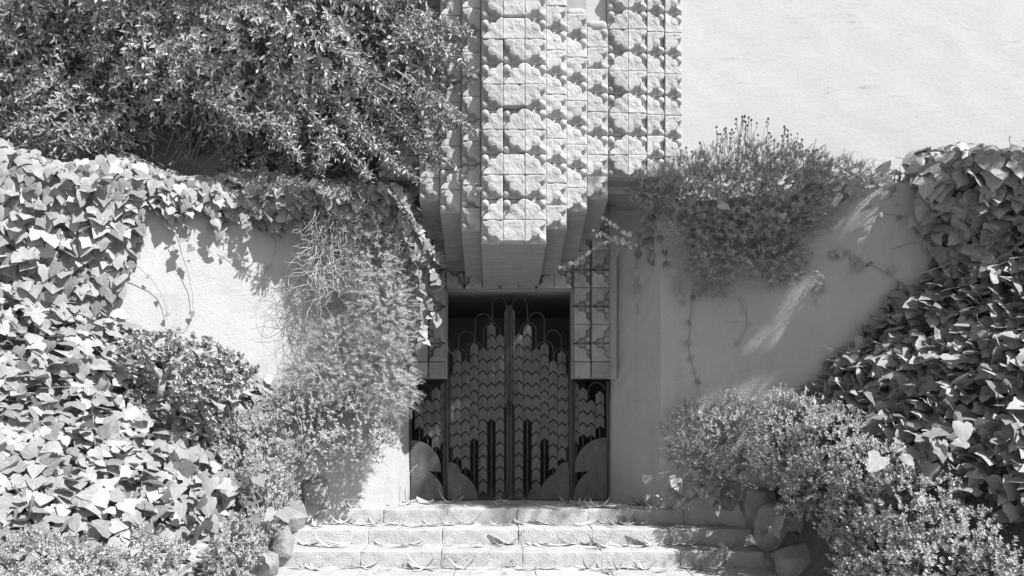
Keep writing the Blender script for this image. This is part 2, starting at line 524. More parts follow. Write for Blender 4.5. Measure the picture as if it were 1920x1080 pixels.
# jamb tiles and the plain blocks under them, lintel row
jl = [c for c in house.children if c.name.startswith("door_jamb")]
for jamb, xs in ((jl[0], ((.905, .197), (1.104, .21))), (jl[1], ((-.735, .197), (-.945, .21)))):
    for (x0, w) in xs:
        z = 1.585; i = 0
        while z < 3.3:
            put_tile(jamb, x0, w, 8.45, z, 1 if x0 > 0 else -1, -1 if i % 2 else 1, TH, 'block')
            z += TH; i += 1
        V, Fq = rough_block(w / 2 - .004, .05, .095, .02, 5, 3, 5, .004, x0)
        m = MB(); m.add(V, Fq)
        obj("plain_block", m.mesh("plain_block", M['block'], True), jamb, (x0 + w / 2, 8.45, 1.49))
lint = [c for c in house.children if c.name.startswith("lintel_wall")][0]
for k in range(7):
    if -.53 + k * .2025 + .2 < .9:
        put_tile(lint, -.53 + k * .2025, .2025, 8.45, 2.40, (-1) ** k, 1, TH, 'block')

# ------------------------------------------------------------------ the gate
GY = 8.60
def gx(z): return ((720 + z / 2.5125) - VPX) / F_PX * GY
def gz(z): return CAM_Z + (VPY - (530 + z / 2.5125)) / F_PX * GY


def plate_mesh(w, h):
    n = .046; t = .012; r = .012
    gp = .019
    fr = [(-w / 2, 0, 0), (0, -r, n), (w / 2, 0, 0), (w / 2, 0, h - gp), (0, -r, h + n - gp), (-w / 2, 0, h - gp)]
    # tilted outward at its foot like a shingle
    fr = [(x, y - .006 * (1 - z / h), z) for (x, y, z) in fr]
    bk = [(x, t, z) for (x, y, z) in fr]
    f = [(0, 1, 4, 5), (1, 2, 3, 4)]
    f += [(i, (i + 1) % 6 + 0, (i + 1) % 6 + 6, i + 6)[::-1] for i in range(6)]
    m = MB(); m.add(fr + bk, f); return m.mesh("chevron_plate", M['plate'])


PW = 40 / 2.5125 / F_PX * GY
PH = .139
PLATE = plate_mesh(PW - .002, PH)


def fan_disc(cx, cz, r, a0, a1, y, parent):
    n, rings = 20, 26
    V, Fq = [], []
    for k in range(rings + 1):
        rr = r * k / rings
        yy = y - (.003 if k % 2 else .0) - .02 * (1 - k / rings)
        for j in range(n + 1):
            a = R(a0 + (a1 - a0) * j / n); V.append((cx + rr * math.cos(a), yy, cz + rr * math.sin(a)))
    w = n + 1
    for k in range(rings):
        for j in range(n):
            Fq.append((k * w + j, (k + 1) * w + j, (k + 1) * w + j + 1, k * w + j + 1))
    b = len(V)
    for j in range(n + 1):
        a = R(a0 + (a1 - a0) * j / n); V.append((cx + r * math.cos(a), y + .03, cz + r * math.sin(a)))
    for j in range(n): Fq.append((rings * w + j, b + j, b + j + 1, rings * w + j + 1))
    m = MB(); m.add(V, Fq)
    return obj("fan_disc", m.mesh("fan_disc", M['plate']), parent)


def gate(label, cols, arches, discs, stiles, rail, cat="gate", handle=None):
    o = thing("gate", label, cat, ((gx(rail[0]) + gx(rail[1])) / 2, GY, 0))
    for (xc, zt, zb, half) in cols:
        x, ztop, zbot = gx(xc), gz(zt), gz(zb)
        n = max(1, int(round((ztop - zbot) / PH)))
        g = MB(); g.box(x - .006, x + .006, GY + .013, GY + .025, max(0.03, gz(1015)), ztop - .03); obj("upright_bar", g.mesh("upright_bar", M['iron']), o)
        for i in range(n):
            p = obj("chevron_plate", PLATE, o, (x, GY + random.uniform(-.002, .002), ztop - .03 - PH * (i + 1)))
            if half: p.scale = (half, 1, 1)
            p.rotation_euler = (0, random.uniform(-.015, .015), random.uniform(-.05, .05))
    for (a, b, t, la, lb) in arches:
        xa, xb, zt = gx(a), gx(b), gz(t); r = (xb - xa) / 2; cx = (xa + xb) / 2
        pts = [(xa, GY, gz(la))] + [(cx - r * math.cos(R(c)), GY, zt - r + r * math.sin(R(c))) for c in range(0, 181, 15)] + [(xb, GY, gz(lb))]
        g = MB(); g.tube(pts, .0075, 6); obj("arched_rod", g.mesh("arched_rod", M['iron'], True), o)
    for (cx, cz, r, a0, a1, dy) in discs:
        fan_disc(gx(cx), gz(cz), r / 2.5125 / F_PX * GY, a0, a1, GY - dy, o)
    for (a, b, t) in stiles:
        g = MB(); g.box(gx(a), gx(b), GY - .025, GY + .025, .008, gz(t)); obj("stile", g.mesh("stile", M['iron']), o)
    g = MB(); g.box(gx(rail[0]) + .001, gx(rail[1]) - .001, GY - .018, GY + .018, .006, .03); obj("bottom_rail", g.mesh("bottom_rail", M['iron']), o)
    if handle:
        g = MB(); x, z = gx(handle), gz(590)
        g.tube([(x, GY - .02, z + .07), (x, GY - .06, z + .05), (x, GY - .07, z), (x, GY - .06, z - .05), (x, GY - .02, z - .07)], .009, 8)
        obj("handle", g.mesh("handle", M['iron'], True), o)
    return o


gate("left leaf of the dark metal gate with chevron plates and looped rods",
     [(318, 430, 775, .5), (345, 312, 832, 0), (385, 362, 872, 0), (425, 280, 735, 0), (466, 303, 960, 0), (506, 190, 650, 0), (546, 240, 1012, 0), (576, 120, 560, .45)],
     [(510, 576, 70, 190, 120), (430, 505, 146, 280, 190), (350, 426, 230, 312, 280), (470, 545, 190, 303, 240), (390, 464, 278, 362, 303), (320, 384, 310, 330, 362)],
     [(302, 1020, 138, 0, 90, .03), (302, 905, 62, -10, 90, .015)], [(292, 305, 300), (577, 588, 110)], (292, 588), handle=584)
gate("right leaf of the dark metal gate with chevron plates and looped rods",
     [(608, 120, 560, .45), (635, 235, 1012, 0), (676, 190, 642, 0), (716, 305, 962, 0), (756, 280, 716, 0), (797, 362, 872, 0), (838, 318, 830, 0), (866, 430, 775, .5)],
     [(603, 675, 70, 120, 190), (680, 755, 140, 190, 280), (760, 835, 225, 280, 318), (641, 716, 188, 235, 305), (722, 797, 275, 280, 362), (801, 866, 310, 362, 330)],
     [(870, 1020, 140, 90, 180, .03), (868, 905, 62, 90, 190, .015), (740, 1020, 65, 90, 180, .015)], [(871, 888, 300), (591, 602, 110)], (591, 888), handle=597)
gate("fixed side panel of the gate below the right jamb blocks, with two big fan discs",
     [(906, 470, 775, .6), (937, 490, 742, 0), (976, 550, 705, 0), (1017, 508, 662, 0)], [(962, 1040, 470, 550, 510)],
     [(1046, 1020, 156, 90, 180, .03), (1046, 880, 150, 90, 185, .01)], [(1046, 1058, 466), (892, 898, 466)], (892, 1058), "gate panel")
gate("fixed side panel of the gate behind the hanging leaves at left",
     [(278, 470, 775, .6), (246, 490, 750, 0), (206, 548, 705, 0), (166, 510, 662, 0)], [(142, 220, 470, 510, 548)],
     [(130, 1020, 156, 0, 90, .03), (130, 880, 138, -5, 90, .01)], [(118, 130, 466), (282, 288, 466)], (118, 288), "gate panel")

# ------------------------------------------------------------------ steps
steps = thing("entrance_steps", "weathered pale stone steps strewn with dry leaves below the gate", "steps", (.2, 7.4, -.9))
joints = [[577, 719, 839, 970, 1102, 1190, 1282], [560, 690, 829, 972, 1110, 1255], [540, 676, 827, 980, 1128, 1276, 1360],
          [560, 700, 850, 1005, 1150, 1300], [560, 700, 850, 1005, 1150, 1300], [560, 700, 850, 1005, 1150, 1300]]
for k in range(6):
    yf, zt = 7.88 - .35 * k, -.15 * k
    xs = [XL - .12] + [(j - VPX) / F_PX * yf for j in joints[k] if XL < (j - VPX) / F_PX * yf - .1 < XR - .3] + [XR + .15]
    for i in range(len(xs) - 1):
        w = xs[i + 1] - xs[i]; dp = .37
        V, Fq = rough_block(w / 2 - .0015, dp / 2, .088, .009, max(3, int(w / .03)), 9, 5, .0045, k * 3.1 + i, 15)
        m = MB(); m.add(V, Fq)
        obj("step_block", m.mesh("step_block", M['step'], True), steps,
            ((xs[i] + xs[i + 1]) / 2, yf + dp / 2 + random.uniform(-.008, .008), zt - .088 + random.uniform(-.004, .004)))


# cheek stones beside the steps
def stone(label, px, py, Y, hx, hy, hz, rot, seed, group="rough stones edging the steps"):
    import bmesh
    r_ = np.random.default_rng(seed + 40); bm = bmesh.new()
    for q in r_.normal(size=(46, 3)):
        q = q / np.abs(q).max() ** .55 / np.linalg.norm(q) ** .45
        bm.verts.new((q[0] * hx, q[1] * hy, q[2] * hz))
    h_ = bmesh.ops.convex_hull(bm, input=bm.verts)
    bmesh.ops.delete(bm, geom=[v for v in bm.verts if not v.link_faces], context='VERTS')
    bmesh.ops.bevel(bm, geom=bm.edges[:], offset=.008, segments=1, affect='EDGES')
    me_ = bpy.data.meshes.new("edging_stone"); bm.to_mesh(me_); bm.free(); me_.materials.append(M['stone'])
    p = at(px, py, Y)
    o = obj("edging_stone", me_, None, tuple(p)); o.rotation_euler = (0, rot, random.uniform(-.3, .3))
    tag(o, label, "stone", group)


stone("grey upright edging stone at the right end of the top step", 1376, 925, 7.80, .16, .12, .20, .05, 1)
stone("grey squared edging stone right of the second step", 1425, 950, 7.55, .17, .14, .22, -.03, 2)
stone("large rounded grey boulder at the right end of the steps", 1462, 990, 7.22, .24, .18, .26, .15, 3)
stone("leaning grey stone below the large rounded boulder", 1510, 1060, 6.75, .26, .18, .2, -.2, 4)
stone("pale tall edging stone at the left end of the top step, below the hedge", 590, 920, 7.85, .14, .08, .16, .04, 5)
stone("pale narrow stone beside the left end of the second step", 556, 968, 7.6, .09, .12, .17, .12, 6)
stone("white pointed stone beside the left end of the third step", 528, 1018, 7.2, .11, .12, .17, -.1, 7)
stone("pale low stone at the lower left of the steps", 495, 1062, 6.85, .13, .14, .14, .1, 8)

# ------------------------------------------------------------------ foliage machinery
def frames(D, N):
    y = unit(D); x = unit(np.cross(y, N)); z = np.cross(x, y)
    return x, y, z


def instances(tmpls, F, P, D, N, S, uvt=None):
    """many small meshes as one: arrays of positions, axes, normals, sizes"""
    n = len(P); x, y, z = frames(D, N)
    T = np.asarray(tmpls)[rng.integers(0, len(tmpls), n)]          # n,k,3
    V = P[:, None] + S[:, None, None] * (T[..., 0:1] * x[:, None] + T[..., 1:2] * y[:, None] + T[..., 2:3] * z[:, None])
    k = T.shape[1]
    Fa = (np.asarray(F)[None] + (np.arange(n) * k)[:, None, None]).reshape(-1, len(F[0]))
    uv = np.tile(uvt, (n, 1)) if uvt is not None else None
    return V.reshape(-1, 3), Fa, uv


def ivy_template(seed):
    r = np.random.default_rng(seed)
    e = np.array([(.20, -.15), (.46, -.07), (.56, .20), (.42, .47), (.25, .74)]) if seed % 3 else np.array([(.20, -.16), (.45, -.10), (.60, .22), (.35, .44), (.25, .70)])
    e = e * (1 + (r.random((5, 1)) - .5) * .16)
    lobes = r.uniform(.85, 1.12)
    mid = np.array([(.26, .12), (.20, .40)])
    C = [(0, 0), (0, .3), (0, .62), (0, 1.06)]
    V2 = C + [tuple(p * (lobes, 1)) for p in e] + [tuple(p) for p in mid] + [(-p[0] * lobes * .97, p[1] * 1.02) for p in e] + [(-p[0], p[1]) for p in mid]
    V2 = np.array(V2)
    fold, curl, droop = r.uniform(.0, .14), r.uniform(.0, .32), r.uniform(.1, .6)
    z = fold * np.abs(V2[:, 0]) - curl * V2[:, 1] ** 2 - droop * V2[:, 0] ** 2 + (r.random(len(V2)) - .5) * .05
    z += .06 * np.sin(V2[:, 0] * 7 + r.random() * 6) * (np.abs(V2[:, 0]) > .3)
    t = []
    for (b, flip) in ((4, False), (11, True)):
        E = [b + i for i in range(5)]; m1, m2 = b + 5, b + 6
        q = [(0, E[0], m1), (E[0], E[1], m1), (E[1], E[2], m1), (0, m1, 1), (m1, E[2], m2), (1, m1, m2), (E[2], E[3], m2), (1, m2, 2), (m2, E[3], E[4]), (m2, E[4], 2), (2, E[4], 3)]
        t += [p[::-1] if flip else p for p in q]
    return np.column_stack([V2, z]), t, V2


IVT = [ivy_template(s) for s in range(10)]
IVV = [t[0] for t in IVT]; IVF = IVT[0][1]; IVUV = IVT[0][2]
DRM = [mesh_np("leaf", t[0], t[1], M['litter'], uv=t[2], smooth=True) for t in IVT]
IVM = [mesh_np("ivy_leaf", t[0], t[1], M['ivy'], uv=t[2], smooth=True) for t in IVT]


def simple_leaf(w, fold, curl, seg=2):
    V = [(0, 0, 0)]
    for k in range(1, seg + 1):
        y = k / (seg + 1); ww = w * math.sin(math.pi * y) ** .8
        V += [(-ww, y, fold * ww - curl * y * y), (0, y, -curl * y * y), (ww, y, fold * ww - curl * y * y)]
    V.append((0, 1, -curl)); t = [(0, 2, 1), (0, 3, 2)]
    for k in range(seg - 1):
        a = 1 + 3 * k; b = a + 3
        t += [(a, a + 1, b + 1), (a, b + 1, b), (a + 1, a + 2, b + 2), (a + 1, b + 2, b + 1)]
    a = 1 + 3 * (seg - 1); n = len(V) - 1
    t += [(a, a + 1, n), (a + 1, a + 2, n)]
    return np.array(V), t


BOX_T = [simple_leaf(.32, f, c, 1) for f, c in ((.3, .1), (.1, .2), (.5, 0), (.2, -.15))]
SHR_T = [simple_leaf(.17, f, c, 2) for f, c in ((.5, .15), (.3, .4), (.6, .25), (.2, -.1))]
JAD_T = [simple_leaf(.38, f, c, 2) for f, c in ((.2, .1), (.4, .15), (.1, -.2))]
NDL_T = [(np.array([(-.06, 0, 0), (.06, 0, 0), (0, 1, -c)]), [(0, 1, 2)]) for c in (0, .1, .2)]
NDL_D = [(np.array([(-.085, 0, 0), (.085, 0, 0), (0, 1, -c)]), [(0, 1, 2)]) for c in (0, .1, .2)]


def rdir(n): return unit(rng.normal(size=(n, 3)))


def blob(ells, n, shell=.35, lower=-.9, lump=.10):
    """points through the outer shell of a union of ellipsoids, with outward normals and depth 0 (outside) .. 1"""
    E = np.array(ells); c, r = E[:, :3], E[:, 3:]
    ar = (r[:, 0] * r[:, 2] + r[:, 0] * r[:, 1] + r[:, 1] * r[:, 2]); ar = ar / ar.sum()
    k = rng.choice(len(E), n, p=ar); d = rdir(n); t = 1 - shell * rng.random(n) ** 1.4
    bump_ = 1 + lump * wob(c[k] + d * r[k], 4.5, 2) + .06 * wob(c[k] + d * r[k], 11, 5)
    P = c[k] + d * r[k] * (t * bump_)[:, None]
    N = unit(d / r[k])
    inside = np.zeros(n)
    for i in range(len(E)):
        q = np.linalg.norm((P - c[i]) / r[i], axis=1); q[k == i] = 9
        inside = np.maximum(inside, q < 1 - shell)
    keep = (inside == 0) & (d[:, 2] > lower)
    return P[keep], N[keep], ((1 - t) / shell)[keep]


def sprig_leaves(P, D, ln, nl, ang, size, droop=.3, upmix=.5, jit=.25, sizevar=.4, out=None, ow=.9):
    """leaf arrays for sprigs starting at P along D"""
    n = len(P); ln = np.broadcast_to(ln, (n,))
    t = (np.arange(nl) + .6) / nl
    ref = unit(np.cross(D, rdir(n))); bi = np.cross(D, ref)
    ph = (np.arange(nl) * 2.39996)[None] + rng.random((n, 1)) * 6.28
    pos = P[:, None] + D[:, None] * (ln[:, None] * t)[..., None]
    pos[..., 2] -= droop * ln[:, None] * t ** 2
    ax = D[:, None] + np.array([0, 0, -1.0]) * (2 * droop * t)[None, :, None]; ax = unit(np.broadcast_to(ax, pos.shape))
    rad = np.cos(ph)[..., None] * ref[:, None] + np.sin(ph)[..., None] * bi[:, None]
    a = R(ang) * (1.25 - .55 * t)[None, :, None]
    d = ax * np.cos(a) + rad * np.sin(a) + rng.normal(size=pos.shape) * jit * .5
    nrm = ax * np.sin(a) - rad * np.cos(a) + np.array([0, 0, upmix]) + rng.normal(size=pos.shape) * jit
    if out is not None: nrm = nrm + out[:, None] * ow
    s = size * (1 - .35 * t)[None] * (1 + (rng.random((n, nl)) - .5) * 2 * sizevar)
    return pos.reshape(-1, 3), unit(d.reshape(-1, 3)), nrm.reshape(-1, 3), s.ravel()


def stems_mesh(name, lines, rad, mat, parent, n=4, smooth=True):
    g = MB()
    for l in lines: g.tube(l, rad if np.isscalar(rad) else np.interp(np.linspace(0, 1, len(l)), [0, 1], rad), n)
    return obj(name, g.mesh(name, mat, smooth), parent)


def stuff(name, arr, mat, parent, smooth=False):
    V, Fa, uv = arr
    o = obj(name, mesh_np(name, V, Fa, mat, uv=uv, smooth=smooth), parent)
    o["kind"] = "stuff"
    return o


def leaves(tm, P, D, N, S): return instances([t[0] for t in tm], tm[0][1], P, D, N, S)


HEDGE_L = [(*at(665, 800, 7.6), .46, .26, .40), (*at(560, 805, 7.42), .48, .34, .44), (*at(470, 850, 7.05), .42, .36, .42),
           (*at(505, 930, 6.75), .22, .28, .42), (*at(600, 760, 7.75), .5, .28, .25)]
HEDGE_L2 = [(*at(90, 1085, 4.9), .42, .34, .30), (*at(260, 1085, 5.2), .32, .3, .30), (*at(440, 1040, 6.0), .2, .25, .26)]
HEDGE_R = [(*at(1305, 822, 7.68), .34, .26, .38), (*at(1385, 822, 7.5), .42, .3, .44), (*at(1480, 815, 7.05), .42, .34, .38), (*at(1560, 840, 6.55), .36, .34, .34),
           (*at(1480, 870, 6.95), .36, .26, .28), (*at(1530, 920, 6.55), .26, .28, .34)]
HEDGE_R2 = [(*at(1635, 892, 6.15), .38, .34, .30), (*at(1610, 965, 6.05), .28, .3, .36), (*at(1705, 950, 5.65), .36, .34, .32), (*at(1650, 1050, 5.65), .32, .3, .34),
            (*at(1785, 1015, 5.35), .34, .32, .28), (*at(1740, 1070, 5.25), .32, .3, .30), (*at(1885, 1085, 4.95), .30, .3, .24)]
HEDGES = HEDGE_L + HEDGE_L2 + HEDGE_R + HEDGE_R2


def in_hedge(P, k=1.0):
    m = np.zeros(len(P), bool)
    for e in HEDGES:
        m |= np.linalg.norm((P - np.array(e[:3])) / np.array(e[3:]), axis=1) < k
    return m


# ------------------------------------------------------------------ ivy
def ivy_thing(name, label, P, D, N, S, lay, loc):
    """300 leaves that show largest as leaf objects, the rest as one mass"""
    o = thing(name, label, "ivy", loc)
    px, py = project(P)
    seen = (px > -20) & (px < 1940) & (py > -20) & (py < 1100)
    sc = S / P[:, 1] * (0.4 + lay) * seen
    order = np.argsort(-sc); top = order[:300]; rest = order[300:]
    x, y, z = frames(D[top], N[top])
    from mathutils import Matrix
    for i, k in enumerate(top):
        lf = obj("ivy_leaf", IVM[int(rng.integers(0, len(IVM)))], o, tuple(P[k]))
        lf.rotation_euler = Matrix(((x[i][0], y[i][0], z[i][0]), (x[i][1], y[i][1], z[i][1]), (x[i][2], y[i][2], z[i][2]))).to_euler()
        lf.scale = (S[k],) * 3
    if len(rest):
        stuff("leaf_mass", instances(IVV, IVF, P[rest], D[rest], N[rest], S[rest], IVUV), M['ivy'], o, True)
    # runners showing between the leaves
    ln = []
    for k in rng.choice(len(P), min(60, len(P) // 3), False):
        a = P[k] - unit(N[k]) * .06; b = a + np.array([rng.normal() * .25, rng.normal() * .15, rng.normal() * .12])
        m_ = (a + b) / 2 + rng.normal(size=3) * .04; ln.append(np.array([a, (a + m_) / 2 + rng.normal(size=3) * .01, m_, b]))
    if len(P) > 300: stems_mesh("runner_stem", ln, .003, M['bark'], o)["kind"] = "stuff"
    return o


def ivy_on_bank(f, sgn, edge, W, n, pn, yr, xmax):
    x = edge + sgn * (rng.random(n) * xmax + .02); y = rng.uniform(yr[0], yr[1], n)
    lay = rng.random(n)
    P = np.stack([x, y, f(x, y)], -1)
    P += pn * ((lay - .7) * .20)[:, None]
    P[:, 2] += wob(P, 2.6, 3) * .07
    # keep in front of the wall
    L = (np.abs(x) - (1.078 if sgn < 0 else RX)) / WC
    wy = (8.25 if sgn < 0 else RY) - WS * L
    ok = (y < wy - .04) & (L > .2)
    ok &= ~(in_hedge(P, 1.06) & (rng.random(n) > .25))
    ok &= (np.abs(x - edge) > .25) | (rng.random(n) < .25)
    if sgn > 0:                          # the hedge takes the foot of the right bank
        px, py = project(P); ok &= (py < 735 + (px - 1440) * .47) | (rng.random(n) < .07)
    P, lay = P[ok], lay[ok]; n = len(P)
    down = unit(np.array([pn[0], pn[1], -.9]))
    N = unit(pn * .35 + np.array([.48, -.42, .70]) + rng.normal(size=(n, 3)) * .27)
    D = unit(down * .75 + np.array([0, 0, .25]) + rng.normal(size=(n, 3)) * .55)
    S = rng.uniform(.08, .165, n)
    return P, D, N, S, lay


def ivy_curtain(W, nout, L0, L1, zbot, n, hump=.22, topz=TOP, smin=.08, smax=.16, fwd=0, deep=.16):
    L = rng.uniform(L0, L1, n); zb = zbot(L)
    ln_top = .75; hang = np.maximum(topz - zb, .05)
    u = rng.random(n) * (ln_top + hang)
    h = hump * (1 + .25 * np.sin(L * 4.1) + .15 * np.sin(L * 9.3))
    if fwd: h = h + fwd * np.clip((1.45 - L) / .3, 0, 1) - .10 * ((L > 1.5) & (L < 2.5))
    a = np.clip((ln_top - u) / ln_top, 0, 1) * math.pi * .5        # over the top
    off = np.where(u < ln_top, -.5 * np.sin(a) + h * np.cos(a), h * (1 - .45 * np.clip((u - ln_top) / np.maximum(hang, .3), 0, 1)))
    z = np.where(u < ln_top, topz + .26 * np.sin(a * 1.6).clip(0) * (1 + .3 * np.sin(L * 5.3)), topz - (u - ln_top))
    nn = nout[None] * np.where(u < ln_top, np.cos(a), 1)[:, None] + np.array([0, 0, 1.0]) * np.where(u < ln_top, np.sin(a), .12)[:, None]
    lay = rng.random(n)
    xy = W(L); P = np.column_stack([xy, z]) + nout[None] * (off + (lay - .8) * deep)[:, None]
    P[:, :2] += nout[:2] * (np.maximum(0, .03 - (off + (lay - .8) * deep)) * (z < topz))[:, None]
    N = unit(nn * .9 + np.array([0, 0, .35]) + rng.normal(size=(n, 3)) * .33)
    D = unit(np.array([0, 0, -.9]) + nn * .35 + rng.normal(size=(n, 3)) * .4)
    S = rng.uniform(smin, smax, n)
    return P, D, N, S, lay


pnL, pnR = unit(np.array([.86, -.935, 1])), unit(np.array([-1.306, -.644, 1]))
ivy_thing("ivy", "broad bright ivy covering the sunny bank at lower left", *ivy_on_bank(bankL, -1, XL, LW, 9500, pnL, (4.3, 8.2), 3.6), (-3.2, 6.5, .3))
ivy_thing("ivy", "ivy covering the bank at right, from the shaded wall down to the hedge", *ivy_on_bank(bankR, 1, XR, RW, 13000, pnR, (4.3, 8.2), 3.4), (3.6, 6.5, .6))


def zbl(L): return np.where(L > 2.45, 3.05 - np.clip((L - 2.45) / .5, 0, 1) * 1.35, 3.0 + .08 * np.sin(L * 13) + .05 * np.sin(L * 29))
def zbr(L): return 2.95 - np.clip((L - 2.35) / .45, 0, 1) * .75


ivy_thing("ivy", "ivy draped over the top of the left garden wall below the big shrub", *ivy_curtain(LW, NL, -.05, 4.7, zbl, 3000, smin=.09, smax=.17, fwd=.32), (-3, 7, 3.2))
ivy_thing("ivy", "dark shaded ivy curtain hanging over the right end of the right wall", *ivy_curtain(RW, NR, 2.42, 4.7, zbr, 2600, .42, smin=.11, smax=.20, deep=.30), (5, 7, 3.2))
ivy_thing("ivy", "small patch of ivy spilling over the right wall beside the grey bush", *ivy_curtain(RW, NR, 1.35, 2.2, lambda L: 3.1 + .05 * np.sin(L * 17), 75, .14), (3.5, 7.6, 3.2))


# single vines
def vine(label, pts, nleaf, smin, smax, mat=M['bark'], r=.004, face=(0, -1, .3), name="ivy_vine", droop=.7):
    pts = np.array(pts); t = np.linspace(0, 1, len(pts)); tt = np.linspace(0, 1, len(pts) * 5)
    # smooth interpolation
    q = np.stack([np.interp(tt, t, pts[:, i]) for i in range(3)], -1)
    for _ in range(6): q[1:-1] = (q[:-2] + 2 * q[1:-1] + q[2:]) / 4
    q += np.stack([wob(q, 9, i) for i in range(3)], -1) * .006
    o = thing(name, label, "vine", tuple(q[0]))
    stems_mesh("stem", [q], (r, r * .5), mat, o, 5)
    from mathutils import Matrix
    for k in range(nleaf):
        i = int((k + .7) / nleaf * (len(q) - 1)); p = q[i] + rng.normal(size=3) * .015
        d = unit(np.array([rng.normal() * .6, -.15, -droop + rng.normal() * .3])); n_ = unit(np.array(face) + rng.normal(size=3) * .35)
        x, y, z = frames(d[None], n_[None]); x, y, z = x[0], y[0], z[0]
        lf = obj("leaf", (DRM if name == "dry_sprig" else IVM)[int(rng.integers(0, len(IVM)))], o, tuple(p - np.array([0, .012, 0])))
        lf.rotation_euler = Matrix(((x[0], y[0], z[0]), (x[1], y[1], z[1]), (x[2], y[2], z[2]))).to_euler()
        s = rng.uniform(smin, smax); lf.scale = (s, s, s)
    return o


def wallpt(px, py, right=True, off=.03):
    """the point of a garden wall's face seen at a pixel, lifted off it a little"""
    c = np.array([RX, RY]) if right else np.array([-1.078, 8.25]); n = (NR if right else NL)[:2]
    d = np.array([(px - VPX) / F_PX, 1.0]); Y = c.dot(n) / d.dot(n)
    p = at(px, py, Y); p[:2] += n * off
    return p


vine("thin ivy runner curving down the sunlit left wall, nearest the dry twigs", [wallpt(*p, False, o) for p, o in (((505, 380), .10), ((520, 470), .06), ((500, 520), .05), ((455, 505), .04), ((410, 470), .04))], 4, .04, .06)
vine("long bare ivy runner hanging in the middle of the sunlit left wall", [wallpt(*p, False, o) for p, o in (((330, 440), .12), ((345, 490), .10), ((362, 545), .06), ((362, 600), .05), ((345, 622), .04), ((320, 612), .05))], 3, .04, .055)
vine("short ivy runner along the left edge of the sunlit left wall", [wallpt(*p, False, o) for p, o in (((255, 500), .15), ((290, 530), .09), ((312, 570), .06), ((312, 600), .05))], 3, .04, .055)
vine("ivy shoot reaching left across the shaded right wall, upper one", [wallpt(*p) for p in ((1735, 420), (1705, 410), (1670, 402), (1640, 402))], 3, .04, .05)
vine("ivy shoot with small dark leaves reaching left across the right wall above the bank", [wallpt(*p) for p in ((1700, 540), (1650, 505), (1610, 490), (1580, 472), (1560, 470))], 8, .06, .10)
vine("trailing vine running down the right wall below the grey bush", [wallpt(*p) for p in ((1300, 540), (1295, 600), (1290, 660), (1300, 690), (1310, 730))], 6, .05, .08)
vine("curved bare runner on the right wall under the grey bush", [wallpt(*p) for p in ((1385, 560), (1402, 590), (1400, 620), (1380, 650))], 3, .03, .05)
vine("thin vine hanging down the corner of the right wall", [at(*p) for p in ((1200, 400, 8.25), (1195, 450, 8.25), (1192, 510, 8.28), (1200, 560, 8.28), (1212, 590, 8.28))], 9, .06, .11)
vine("broad dark ivy leaves hanging at the corner of the right wall", [at(*p) for p in ((1215, 350, 8.1), (1222, 400, 8.1), (1215, 440, 8.12), (1225, 490, 8.12))], 14, .10, .16)
vine("ivy tendril along the edge of the grey bush on the right wall", [wallpt(*p, True, .1) for p in ((1235, 440), (1255, 500), (1275, 545), (1285, 570))], 8, .06, .11)
vine("dry sprig with curled leaves reaching left in front of the dark porch, lower one", [at(*p) for p in ((1190, 455, 8.0), (1150, 448, 7.8), (1110, 465, 7.7), (1080, 490, 7.65), (1045, 502, 7.6))], 26, .028, .045, M['litter'], .003, name="dry_sprig", droop=1.2)
vine("dry sprig with curled leaves in front of the dark porch, middle one", [at(*p) for p in ((1180, 462, 8.0), (1160, 452, 7.9), (1135, 442, 7.85), (1110, 433, 7.8))], 16, .028, .045, M['litter'], .003, name="dry_sprig", droop=1.2)
vine("dry sprig with curled leaves in front of the dark porch, topmost one", [at(*p) for p in ((1185, 442, 8.0), (1165, 432, 7.95), (1145, 420, 7.9), (1130, 408, 7.85))], 13, .028, .045, M['litter'], .003, name="dry_sprig", droop=1.2)
for nm, pp in (("ivy shoot dangling before the sunlit left wall, nearest the wall's top left", ((345, 365), (352, 400), (348, 440), (356, 470))), ("ivy shoot dangling before the sunlit left wall, second from left", ((405, 355), (412, 385), (405, 415), (415, 440))),
               ("ivy shoot dangling before the sunlit left wall, third from left", ((455, 350), (462, 380), (458, 420), (470, 455))), ("ivy shoot dangling before the sunlit left wall, nearest the dry twigs", ((500, 350), (506, 385), (500, 410), (508, 430)))):
    vine(nm, [wallpt(p[0], p[1], False, .26 - .03 * i) for i, p in enumerate(pp)], 8, .06, .11, r=.003, face=(.4, -.8, .3))
# bright ivy strands at the left corner
strands = [((745, 345), (770, 400), (800, 450), (825, 487)), ((750, 380), (780, 450), (805, 500), (833, 540)), ((760, 430), (785, 500), (800, 560), (825, 605)),
           ((765, 470), (785, 540), (795, 600), (795, 655)), ((745, 350), (760, 410), (775, 470), (780, 520))]
names = ["topmost sunlit ivy strand", "second sunlit ivy strand from the top", "third sunlit ivy strand from the top", "lowest sunlit ivy strand", "inmost sunlit ivy strand"]
for s, nm in zip(strands, names):
    vine(nm + " hanging from the left wall into the porch", [at(p[0], p[1], 7.68 - .04 * i) for i, p in enumerate(s)], 22, .055, .10, r=.003, face=(.5, -.7, .6))
vine("bare runner reaching from the left wall towards the gate", [at(*p) for p in ((790, 610, 7.95), (815, 632, 8.0), (835, 650, 8.05), (852, 668, 8.1))], 1, .03, .035)
vine("pale curled stalk standing before the left side panel", [at(*p) for p in ((762, 940, 8.2), (762, 910, 8.18), (768, 885, 8.16), (782, 872, 8.14))], 0, .03, .04, M['dry'], .006, name="dry_stalk")


